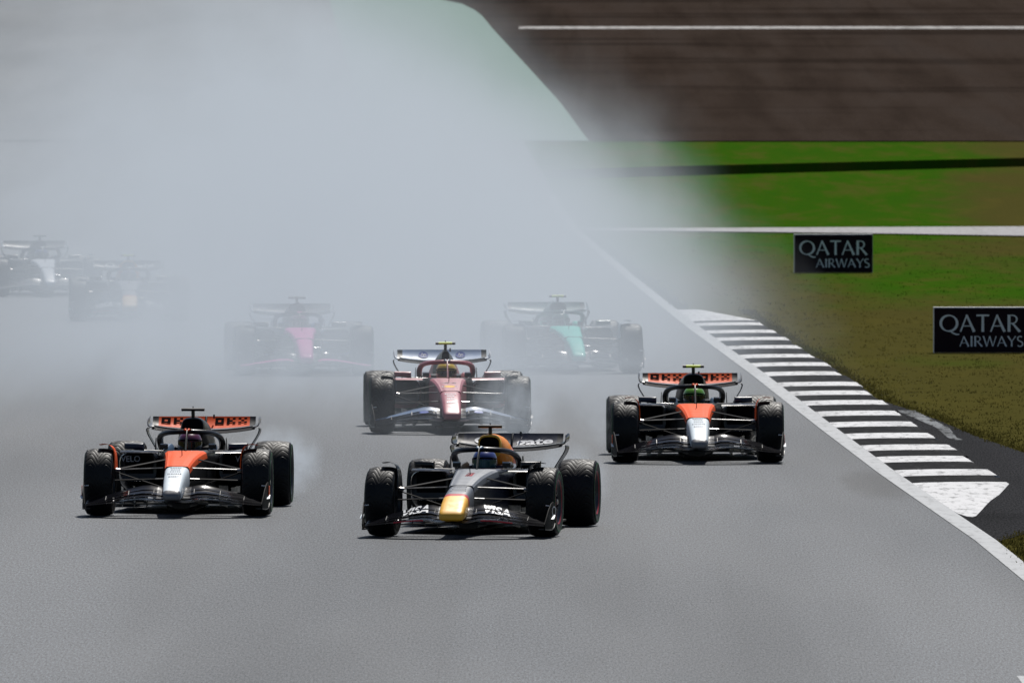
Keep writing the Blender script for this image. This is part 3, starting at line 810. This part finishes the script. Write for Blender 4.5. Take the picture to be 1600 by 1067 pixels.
            if L.get('flap_disc') and e == 2:
                def putd(u, vv, e=e, s=s):
                    yy, zz = fw_surface(e, abs(s * .34 + u), .5 + vv); return (s * .34 + u, yy, zz)
                decal('round_emblem', disc_polys(.058, .46), putd, PRINT_B, fl, cuts_u=[FWX[4] - .34, .34 - FWX[4]], cuts_v=[-.3, -.15, 0, .15, .3])
        for k in range(3):   # little adjuster brackets between the elements
            x = (.215, .49, .74)[k]; y1, z1, c1, a1 = fw_station(1, x); y2, z2, c2, a2 = fw_station(3, x)
            P('flap_bracket', MB().tube([(s * x, y1 + c1 * .8, z1 + .012), (s * x, y2 + c2 * .2, z2 + .012)], .006, 6), [CARBON], wing)
        # end plate, toed out, with a dive plane on its outer side
        ep = [(-.92, .945, .095, .150), (-.86, .955, .09, .20), (-.74, .968, .085, .29), (-.60, .980, .085, .355), (-.48, .988, .10, .37), (-.42, .992, .14, .355)]
        def plate(dx): return [[(s * (x + dx - .018 * (zb - zb)), y, zb), (s * (x + dx + .012), y, lerp(zb, zt, .5)), (s * (x + dx), y, zt)] for y, x, zb, zt in ep]
        rings = []
        for y, x, zb, zt in ep:
            zm = (zb + zt) / 2
            rings.append([(s * (x - .006), y, zb), (s * (x + .006), y, zb), (s * (x + .012), y, zm), (s * (x + .004), y, zt), (s * (x - .004), y, zt), (s * (x + .002), y, zm)])
        epo = P('end_plate', MB().loft(rings), [MATTK], wing, angle=50)
        if L['endplate'] is not CARBON:
            P('plate_badge', MB().loft([[(s * (1.0 + dx), -.56, .20), (s * (1.0 + dx), -.55, .33), (s * (1.003 + dx), -.45, .33), (s * (1.003 + dx), -.45, .19)] for dx in (0, .004)]), [L['endplate']], epo)
        P('foot_plate', MB().loft([[(s * (x - .06), y, zb + .004), (s * (x + .012), y, zb), (s * (x + .014), y, zb + .012), (s * (x - .06), y, zb + .012)] for y, x, zb, zt in ep]), [CARBON], epo)
        P('dive_plane', MB().loft([[(s * .978, -.66, .195), (s * .978, -.65, .203), (s * .985, -.50, .240), (s * .985, -.50, .232)], [(s * 1.016, -.63, .200), (s * 1.016, -.62, .206), (s * 1.016, -.51, .236), (s * 1.016, -.51, .230)]]), [L['dive']], epo)
        P('tyre_sensor', MB().tube([(s * .925, -.60, .335), (s * .975, -.60, .330)], .006, 6), [PRINT_W], epo)
        if L.get('ep_disc'):
            def pute(u, vv, s=s): return (s * (1.004 + .10 * u), -.53 + 1.1 * u, .275 + vv)
            decal('round_emblem', disc_polys(.09, .052, inner=.80), pute, PRINT_W, epo)
    # --- wheels
    for s in (-1, 1):
        for fr in (1, 0):
            W = .305 if fr else .400; cx = s * (.845 if fr else .80); yy = 0 if fr else 3.6
            key = (fr, s, L['rimring'].name)
            if key not in RIMS: RIMS[key] = rim_mesh(W, L['rimring'], s)
            w = link('wheel', RIMS[key], car, (cx, yy, .355 if fr else .350))
            if fr: w.rotation_euler = (0, 0, R(L.get('steer', 0)))
            link('tyre', TYRE_F if fr else TYRE_R, w)
            nt = link('wheel_nut', NUT_ME, w); nt.location = (s * W / 2 * .6, 0, 0); nt.rotation_euler = (0, 0, 0 if s > 0 else math.pi)
            link('sidewall_marking', BANDS[(W, s)], w)
            v, f = revolve([(-.02, .19), (-.10, .20), (-.10, .06)] if fr else [(-.05, .19), (-.14, .20), (-.14, .05)], 24)
            P('brake_duct', MB().add([(s * (a - .03) + cx, b + yy, c + .362) for a, b, c in v], f), [CARBON])
        # winglet arching over the inner shoulder of the front tyre
        arc_pts = smooth([(.845, .752), (.775, .762), (.715, .742), (.685, .69), (.676, .62), (.674, .50)], 2)
        rings = []
        for x, z in arc_pts:
            t = (.775 - z) / .28; y0 = lerp(-.10, -.20, t); y1 = lerp(.12, .22, t)
            rings.append([(s * (x - .005), y0, z - .004), (s * (x - .005), y1, z - .012), (s * (x + .006), y1, z - .008), (s * (x + .006), y0, z + .004)])
        P('wheel_winglet', MB().loft(rings, m=0), [L['winglet']], angle=60)
        # front suspension
        for nm, a, b in (('upper_wishbone', (.155, -.12, .505), (.675, 0, .485)), ('upper_wishbone', (.185, .55, .575), (.675, .02, .488)), ('lower_wishbone', (.13, -.15, .285), (.675, 0, .235)), ('lower_wishbone', (.165, .48, .275), (.675, .03, .235)), ('pull_rod', (.15, .12, .285), (.66, .01, .455)), ('track_rod', (.13, -.20, .395), (.675, -.10, .375))):
            pa = Vector((s * a[0], a[1], a[2])); pb = Vector((s * b[0], b[1], b[2]))
            r = .010 if nm == 'pull_rod' else .011
            o = P(nm, MB().tube([pa, pa.lerp(pb, .3), pb], r, 10, flat=(2.3, .75)), [CARBON if nm == 'upper_wishbone' and a[1] < 0 else MATTK])
            if nm == 'track_rod':
                P('rod_fairing', MB().tube([pa, pa.lerp(pb, .19)], .015, 10, flat=(2.6, .7)), [GLOSSK], o)
        P('hub_fitting', MB().tube([(s * .63, -.02, .478), (s * .675, -.02, .485)], .020, 8), [NUT])
        # rear suspension and driveshaft
        for nm, a, b in (('upper_wishbone', (.10, 3.3, .42), (.60, 3.6, .50)), ('lower_wishbone', (.12, 3.2, .20), (.60, 3.6, .22)), ('drive_shaft', (.10, 3.62, .34), (.60, 3.6, .362))):
            P(nm, MB().tube([(s * a[0], a[1], a[2]), (s * b[0], b[1], b[2])], .016, 8, flat=(2, .9)), [CARBON])
    # --- rear wing
    rw = P('rear_wing', MB().loft([foil(x, 3.98, .818 + rw_z(x), .225, R(9), .22, .05) for x in REARX]), [L['rw_main']], angle=60)
    flp = P('rear_flap', MB().loft([foil(x, *rw_geo(x), .09, .07) for x in REARX], m=[1] + [0] * 8 + [1]), [L['rw_flap'], CARBON], rw, angle=60)
    if L.get('rw_print'): L['rw_print'](flp)
    P('flap_actuator', MB().tube([(.02, 4.12, .80), (.02, 4.16, .88), (.02, 4.24, .940)], .014, 8).tube([(.105, 4.245, .925), (.105, 4.255, .965)], .010, 8), [CARBON], rw)
    for s in (-1, 1):
        # rounded tip that turns up from the main plane, then the end plate sweeping down and in
        rings = []
        for x, z, y0, y1 in ((.550, .838, 4.0, 4.30), (.590, .842, 4.0, 4.33), (.607, .858, 4.01, 4.36), (.612, .89, 4.04, 4.38), (.606, .925, 4.08, 4.40)):
            rings.append([(s * (x - .007), y0, z + .004), (s * (x + .005), y0 - .004, z - .004), (s * (x + .005), y1, z + .018), (s * (x - .007), y1, z + .024)])
        P('wing_tip', MB().loft(rings), [L['rw_tip']], rw, angle=60)
        rings = []
        for x, z, y0, y1 in smooth([(.540, .832, 4.0, 4.26), (.600, .836, 3.99, 4.29), (.622, .815, 3.98, 4.28), (.602, .755, 3.96, 4.26), (.555, .68, 3.92, 4.22), (.500, .59, 3.9, 4.18), (.455, .50, 3.9, 4.16), (.45, .30, 3.9, 4.14), (.45, .16, 3.9, 4.1)], 1):
            rings.append([(s * (x - .006), y0, z), (s * (x + .006), y0, z), (s * (x + .006), y1, z - .01), (s * (x - .006), y1, z - .01)])
        P('end_plate', MB().loft(rings), [L['rw_end']], rw, angle=60)
    P('beam_wing', MB().loft([foil(x, 3.95, .42, .18, R(20), .1, .06) for x in (-.45, -.2, 0, .2, .45)]), [CARBON], rw, angle=60)
    P('wing_pylon', MB().loft([[(-.012, 3.95, .40), (.012, 3.95, .40), (.012, 4.1, .40), (-.012, 4.1, .40)], [(-.010, 4.05, .77), (.010, 4.05, .77), (.010, 4.16, .77), (-.010, 4.16, .77)]]), [CARBON], rw)
    P('diffuser', MB().loft([[(x, y, z) for x, z in ((-.5, .08 + h * .2), (.5, .08 + h * .2), (.5, .13 + h), (-.5, .13 + h))] for y, h in ((3.3, .0), (4.0, .16))]), [CARBON])
    P('rain_light', MB().box((0, 4.29, .39), (.09, .03, .05)), [mat('rain_light_lens', (.35, .01, .01), .2)])
    add_person(car, L, person_label)
    return car
RIMS = {}

# ------------------------------------------------------------------ liveries
NAVY = paint('paint_navy', (.010, .014, .034), .36, .4)
NAVY_LIT = paint('paint_navy_lit', (.075, .09, .12), .58, .6, .8, .5)  # same navy, lightened in colour for the sun glare on nose and chassis top
YEL = paint('paint_yellow', (.98, .50, .02), .54, .5, .7, .42)
ORG = paint('paint_deep_orange', (.95, .27, .005), .46, .2, .3)
REDB = paint('paint_bright_red', (.60, .03, .03), .4, .4)
PAPAYA = paint('paint_papaya', (.92, .105, .006), .52, .05, .25)
SILVER = paint('paint_pale_grey', (.66, .74, .80), .54, .4, .6, .42)
CHROME = paint('paint_dark_silver', (.17, .17, .18), .35, .4)
SCARLET = paint('paint_scarlet', (.33, .02, .045), .56, .9, 1.0, .42)
WHITE = paint('paint_white', (.66, .69, .74), .4, .4)
ICE = paint('paint_ice_blue', (.36, .47, .66), .4, .4)
ICED = paint('paint_dull_blue', (.16, .23, .36), .4, .2, .3)
PINK = paint('paint_pink', (.95, .12, .52), .55, .2, .4)
BLUE = paint('paint_blue', (.03, .20, .50), .4, .4)
TEAL = paint('paint_teal', (.004, .62, .48), .55, .3, .4)
DKTEAL = paint('paint_dark_teal', (.004, .10, .085), .38, .4)
SUITN = mat('suit_navy', (.012, .015, .04), .9); SUITK = mat('suit_dark', (.015, .015, .017), .9); SUITR = mat('suit_red', (.28, .01, .012), .9)
VIS = mat('visor_dark', (.008, .008, .010), .08, coat=.5); VISC = mat('visor_cyan', (.02, .10, .14), .12, .3, coat=.5)
HB = helmet_mat('helmet_navy', (.012, .014, .06), (.02, .03, .12), (.03, .05, .22))
HM = helmet_mat('helmet_purple_yellow', (.05, .012, .05), (.16, .15, .012), (.10, .01, .05), 14)
HG = helmet_mat('helmet_lime', (.10, .26, .02), (.24, .48, .03), (.12, .32, .02), 12)
HY = helmet_mat('helmet_yellow', (.55, .36, .015), (.50, .30, .012), (.58, .40, .02))
HP = helmet_mat('helmet_dark_pink', (.20, .03, .12), (.05, .05, .10), (.25, .05, .15))
HD = helmet_mat('helmet_dark_green', (.02, .10, .08), (.03, .03, .03), (.03, .14, .10))

BASE = dict(flank=MATTK, halo=CARBON, detail=CARBON, lip=CARBON, tcam=CARBON, mirror=CARBON, pod=CARBON, pod_edge=GLOSSK, mainplane=FLAPK, stripe=CARBON,
            flap=[FLAPK, FLAPK, FLAPK], flap_root=GLOSSK, endplate=CARBON, dive=CARBON, winglet=CARBON, rw_main=MATTK, rw_flap=CARBON, rw_tip=GLOSSK,
            rw_end=CARBON, rimring=RIM, suit=SUITK, visor=VIS, crest=CARBON, head=CARBON, panel=SILVER, second=CARBON)

def rw_map(x, v): 
    y, z = rw_flap(x, v, .006); return (x, y, z)
def rb_rw(par):
    v, f = text_polys('gate', .03); w0 = min(p[0] for p in v); w = max(p[0] for p in v) - w0
    decal('lettering', ([(.06 + (p[0] - w0) / w * .40, p[1]) for p in v], f), lambda a, b: rw_map(a, min(max(.02 + .62 * b / 1.0, -.05), .98)), PRINT_W, par, cuts_u=[x for x in REARX if .06 < x < .46], cuts_v=[0, .2, .4, .6, .8], keep=lambda a, b: b > 0)
    decal('round_emblem', disc_polys(.085, .30, inner=.6), lambda a, b: rw_map(-.30 + a, .38 + b), PRINT_W, par, cuts_u=[.05], cuts_v=[-.15, 0, .15])
BLOCK = {'O': ('111', '101', '111'), 'K': ('101', '110', '101'), 'X': ('101', '010', '101')}
def blocks(word, x0, x1):
    rects = []; n = len(word) * 3 + (len(word) - 1); u = (x1 - x0) / n
    for i, ch in enumerate(word):
        for r_, row in enumerate(BLOCK[ch]):
            for c_, bit in enumerate(row):
                if bit == '1':
                    a = x0 + (i * 4 + c_) * u; rects.append((a, .86 - (r_ + 1) * .17, a + u * 1.001, .86 - r_ * .17 - .003))
    return quad_polys(rects)
def pap_rw(par):
    for x0, x1 in ((-.47, -.10), (.12, .47)):
        u = (x1 - x0) / 11
        for i, ch in enumerate('OKX'):
            decal('letter', blocks(ch, x0 + i * 4 * u, x0 + (i * 4 + 3) * u), lambda a, b: rw_map(a, b), PRINT_K, par, cuts_u=[x for x in REARX if x0 < x < x1], cuts_v=[.2, .4, .6])
def hp_rw(par):
    for cx in (-.235, .235):
        d = decal('round_emblem', disc_polys(.062, .30), lambda a, b, cx=cx: rw_map(cx + a, .5 + b), PRINT_B, par, cuts_u=[-.015, .015], cuts_v=[-.15, 0, .15])
        v, f = text_polys('hp', .01, .25)
        decal('lettering', ([(p[0] * .042, p[1] * .26) for p in v], f), lambda a, b, cx=cx: (cx + a, *[q + o for q, o in zip(rw_flap(cx + a, .42 + b, .009), (0, 0))]), PRINT_W, d)

LEAD = dict(BASE, body=NAVY_LIT, tip=YEL, nose_mats=[YEL, REDB, NAVY_LIT, CARBON], nose_w=1.28, nose_bands=[0, 0, 0, 0, 1, 2, 2, 2], cover=[ORG, REDB, NAVY, YEL], cover_bands=[3, 0, 0, 1, 1, 2, 2],
            lip=YEL, mirror=GLOSSK, pod=NAVY, stripe=PRINT_R, rw_flap=NAVY, rw_tip=GLOSSK, flap_text='VISA', ep_disc=True, rimring=mat('rim_red_ring', (.30, .012, .02), .4), suit=SUITN, helmet=HB, visor=VISC, rw_print=rb_rw,
            steer=-2, dive=SILVER, flank=NAVY, crest=SILVER, second=NAVY,
            nose_print=lambda p: rows_of_print(p, PRINT_G, -.55, -.27, 3, .09, 2),
            chassis_print=lambda p: (text_on_top(p, '1', PRINT_R, .40, .26, .075, .10), rows_of_print(p, PRINT_G, -.20, .22, 4, .10, 5), rows_of_print(p, PRINT_R, .80, .90, 1, .15, 8)))
PAP = dict(BASE, body=PAPAYA, tip=SILVER, nose_mats=[CHROME, SILVER, PAPAYA], nose_bands=[0, 0, 1, 1, 1, 1, 1, 1], cover=[CARBON, PAPAYA], cover_bands=[0, 0, 0, 0, 1, 1, 1], mirror=mat('mirror_deep_blue', (.012, .025, .055), .4),
           winglet=PAPAYA, endplate=PAPAYA, rw_flap=PAPAYA, rw_tip=CHROME, crest=PAPAYA, helmet=HM, rw_print=pap_rw, dive=SILVER, pod_text='VELO', head=mat('headrest_blue', (.05, .10, .18), .5),
           nose_print=lambda p: rows_of_print(p, PRINT_G, -.80, -.27, 5, .085, 3), suit=SUITK)
SCAR = dict(BASE, nose_w=1.08, flank=SCARLET, body=SCARLET, tip=SCARLET, nose_mats=[SCARLET], nose_bands=0, hoop=.42, cover=[SCARLET, CARBON], cover_bands=[1, 1, 1, 0, 0, 0, 0], halo=SCARLET, mirror=SCARLET, lip=CARBON, crest=WHITE, pod_edge=SCARLET,
            flap=[FLAPK, FLAPK, ICED], flap_root=GLOSSK, rw_flap=ICE, rw_tip=WHITE, tcam=LIME, helmet=HY, suit=SUITR, head=SCARLET, flap_disc=True, rw_print=hp_rw, winglet=CHROME,
            nose_print=lambda p: rows_of_print(p, PRINT_W, -.92, -.40, 4, .08, 11),
            chassis_print=lambda p: (text_on_top(p, '44', PRINT_W, .34, .17, .20, .03), decal('oval_emblem', disc_polys(.10, .10, inner=.84), lambda a, b: (a, .09 + b, top_z(.09 + b) + .004), PRINT_W, p, cuts_v=[-.09]), decal('oval_emblem', disc_polys(.068, .085), lambda a, b: (a, .09 + b, top_z(.09 + b) + .005), PRINT_Y, p, cuts_v=[-.09])))
ROSE = dict(BASE, body=PINK, tip=PINK, nose_mats=[PINK], nose_bands=0, cover=[CARBON, BLUE], cover_bands=[0, 0, 0, 1, 1, 1, 1], head=BLUE, pod=BLUE, rw_flap=CARBON, rw_tip=WHITE, crest=PINK, helmet=HP, flap=[PINK, FLAPK, FLAPK], panel=ICE)
SEA = dict(BASE, body=TEAL, tip=TEAL, nose_mats=[TEAL], nose_bands=0, cover=[DKTEAL, TEAL], cover_bands=[0, 0, 0, 0, 1, 1, 1], head=TEAL, pod=DKTEAL, rw_flap=DKTEAL, rw_tip=WHITE, crest=WHITE, helmet=HD, tcam=LIME, halo=DKTEAL, mirror=DKTEAL, winglet=WHITE, panel=TEAL)
PALEC = dict(BASE, body=WHITE, tip=WHITE, nose_mats=[WHITE, CHROME], nose_bands=0, cover=[CARBON, WHITE], cover_bands=[0, 0, 0, 1, 1, 1, 1], rw_flap=CARBON, rw_tip=WHITE, crest=WHITE, helmet=HB, flap=[CHROME, CARBON, CARBON])
LEAD2 = dict(LEAD, tcam=LIME, nose_print=None, chassis_print=None)

def place(L, name, xf, yg, yaw, label, pl, size=1.0):
    D = CAM_H * F_PX / yg
    return make_car(name, L, px2X(xf, D), D, yaw, label, pl, size)
place(LEAD, 'race_car', 725, 840, -6.6, 'leading navy race car with bright yellow nose tip, nearest to the camera', 'driver in navy helmet with cyan visor seated in the leading yellow-nosed car', .965)
place(PAP, 'race_car', 279, 807.5, -2.7, 'orange and silver race car at the left with black camera pod', 'driver in dark purple and yellow helmet in the left orange car', .975)
place(dict(PAP, tcam=LIME, helmet=HG, pod_text=None), 'race_car', 1090, 724, .6, 'orange and silver race car by the striped kerb with lime camera pod', 'driver in lime green helmet in the orange car beside the kerb')
place(SCAR, 'race_car', 703, 678, 1.6, 'dark red race car with white rear wing, right behind the leading car', 'driver in yellow helmet seated in the dark red car')
place(SEA, 'race_car', 894, 584, 5.0, 'teal green race car fading into the spray behind the dark red car', 'driver in dark helmet in the spray-veiled teal green car')
place(ROSE, 'race_car', 474, 587, 3.0, 'pink nosed race car fading into the spray left of the dark red car', 'driver in dark helmet in the spray-veiled pink nosed car')
place(LEAD2, 'race_car', 202, 503, 1.7, 'faint race car with dull yellow nose almost lost in the spray', 'driver in dark helmet in the faint yellow-nosed car deep in the spray')
place(PALEC, 'race_car', 73, 464, 4.7, 'faint white nosed race car in the spray, farthest left', 'driver in dark helmet in the faint white-nosed car farthest left')

# ------------------------------------------------------------------ spray thrown up by the cars
def spray_cloud():
    m = bpy.data.materials.new('spray_volume'); m.use_nodes = True; t = NT(m)
    t.n.remove(t.n['Principled BSDF'])
    vol = t.new('ShaderNodeVolumePrincipled'); t.t.links.new(vol.outputs[0], t.n['Material Output'].inputs['Volume'])
    vol.inputs['Color'].default_value = (.76, .83, .91, 1); vol.inputs['Anisotropy'].default_value = .30
    x, y, z = t.xyz()
    n1 = t.noise(t.coords((.30, .010, .34)), 1, 3, .6)
    n2 = t.noise(t.coords((1.0, .016, .62), (3, 7, 1)), 1, 4, .62)
    near = t.math('MULTIPLY', t.math('POWER', t.ramp(t.math('SUBTRACT', y, t.math('MULTIPLY', z, 6.0)), 196, 230, 0, 1, False), 1.7), t.ramp(y, 246, 285, 1, .42))
    far = t.ramp(y, 345, 425, 1, 0)
    base = t.ramp(y, 228, 300, 4.4, 5.3, False)
    xe = t.math('SUBTRACT', base, t.math('MULTIPLY', t.math('MAXIMUM', t.math('SUBTRACT', z, .9), 0), 1.16))
    q = t.math('ADD', t.math('SUBTRACT', x, xe), t.math('ADD', t.math('MULTIPLY_ADD', n1, 5.0, -2.5), t.math('MULTIPLY_ADD', n2, 3.4, -1.7)))
    right = t.math('POWER', t.ramp(q, -4.6, .9, 1, 0, False), 2.2)
    left = t.ramp(x, -9.8, -1.4, .07, 1)
    top = t.ramp(z, 2.0, 7.6, 1, .02)
    dens = t.math('MULTIPLY', t.math('MULTIPLY', near, far), t.math('MULTIPLY', right, t.math('MULTIPLY', left, top)))
    dens = t.math('MULTIPLY', dens, t.math('MULTIPLY', t.ramp(n2, .32, .68, .55, 1.35, False), t.ramp(n1, .33, .67, .75, 1.25, False)))
    low = t.math('MULTIPLY', t.math('MULTIPLY', t.ramp(y, 206, 246), t.ramp(y, 300, 380, 1, 0)), t.math('MULTIPLY', t.ramp(z, .1, 1.1, .30, 0), t.math('MULTIPLY', right, t.ramp(x, -10, -2, .2, 1))))
    dens = t.math('ADD', dens, low)
    dens = t.math('MULTIPLY', dens, SPRAY)
    t.t.links.new(dens, vol.inputs['Density'])
    m.cycles.volume_step_rate = .55
    v = [(X, Y, Z) for Z in (.03, 10.5) for X, Y in ((-30, 197), (7, 197), (9, 430), (-40, 430))]
    # lift the far floor of the cloud with the ground
    v = [(X, Y, Z + (.6 if (Y > 400 and Z < 1) else 0)) for X, Y, Z in v]
    o = MB().add(v, [(3, 2, 1, 0), (4, 5, 6, 7), (0, 1, 5, 4), (1, 2, 6, 5), (2, 3, 7, 6), (3, 0, 4, 7)]).build('spray_cloud', [m])
    tag(o, 'bank of white water spray hanging over the track behind the cars', 'spray', kind='stuff')
SPRAY = .088
spray_cloud()

PUFF = bpy.data.materials.new('tyre_spray_volume'); PUFF.use_nodes = True
def puff_mat():
    t = NT(PUFF); t.n.remove(t.n['Principled BSDF'])
    vol = t.new('ShaderNodeVolumePrincipled'); t.t.links.new(vol.outputs[0], t.n['Material Output'].inputs['Volume'])
    vol.inputs['Color'].default_value = (.76, .83, .91, 1); vol.inputs['Anisotropy'].default_value = .3
    x, y, z = t.xyz()
    r2 = t.math('ADD', t.math('MULTIPLY', x, x), t.math('ADD', t.math('MULTIPLY', y, y), t.math('MULTIPLY', z, z)))
    f = t.ramp(r2, .05, .95, 1, 0)
    n = t.noise(t.coords((2.6, 2.6, 2.6)), 1, 4, .6)
    oi = t.new('ShaderNodeObjectInfo')
    d = t.math('MULTIPLY', t.math('MULTIPLY', f, t.ramp(n, .32, .7, .15, 1.4)), t.new('ShaderNodeAttribute', attribute_type='OBJECT', attribute_name='density').outputs['Fac'])
    t.t.links.new(d, vol.inputs['Density'])
    PUFF.cycles.volume_step_rate = 1.0
puff_mat()
def ico():
    bm = bmesh.new(); bmesh.ops.create_icosphere(bm, subdivisions=3, radius=1); me = bpy.data.meshes.new('tyre_spray'); bm.to_mesh(me); bm.free(); me.materials.append(PUFF); return me
ICO = ico()
def puff(px, py, D, sx, sy, sz, dens, label):
    z = CAM_H - py * D / F_PX
    o = link('tyre_spray', ICO, None, (px2X(px, D), D, max(z, sz * .8 + .03))); o.scale = (sx, sy, sz); o['density'] = dens
    tag(o, label, 'spray', kind='stuff')
puff(885, 780, 177.8, .55, 3.2, .46, .26, 'thin veil of spray in front of the leading car rear tyre')
puff(800, 640, 200, .62, 8.0, .62, .085, 'drifting spray veil over the right front tyre of the dark red car')
puff(437, 760, 185, .55, 3.6, .46, .30, 'thin veil of spray at the rear tyre of the left orange car')
puff(962, 690, 204, .6, 5.0, .5, .08, 'thin veil of spray at the left tyres of the orange car by the kerb')
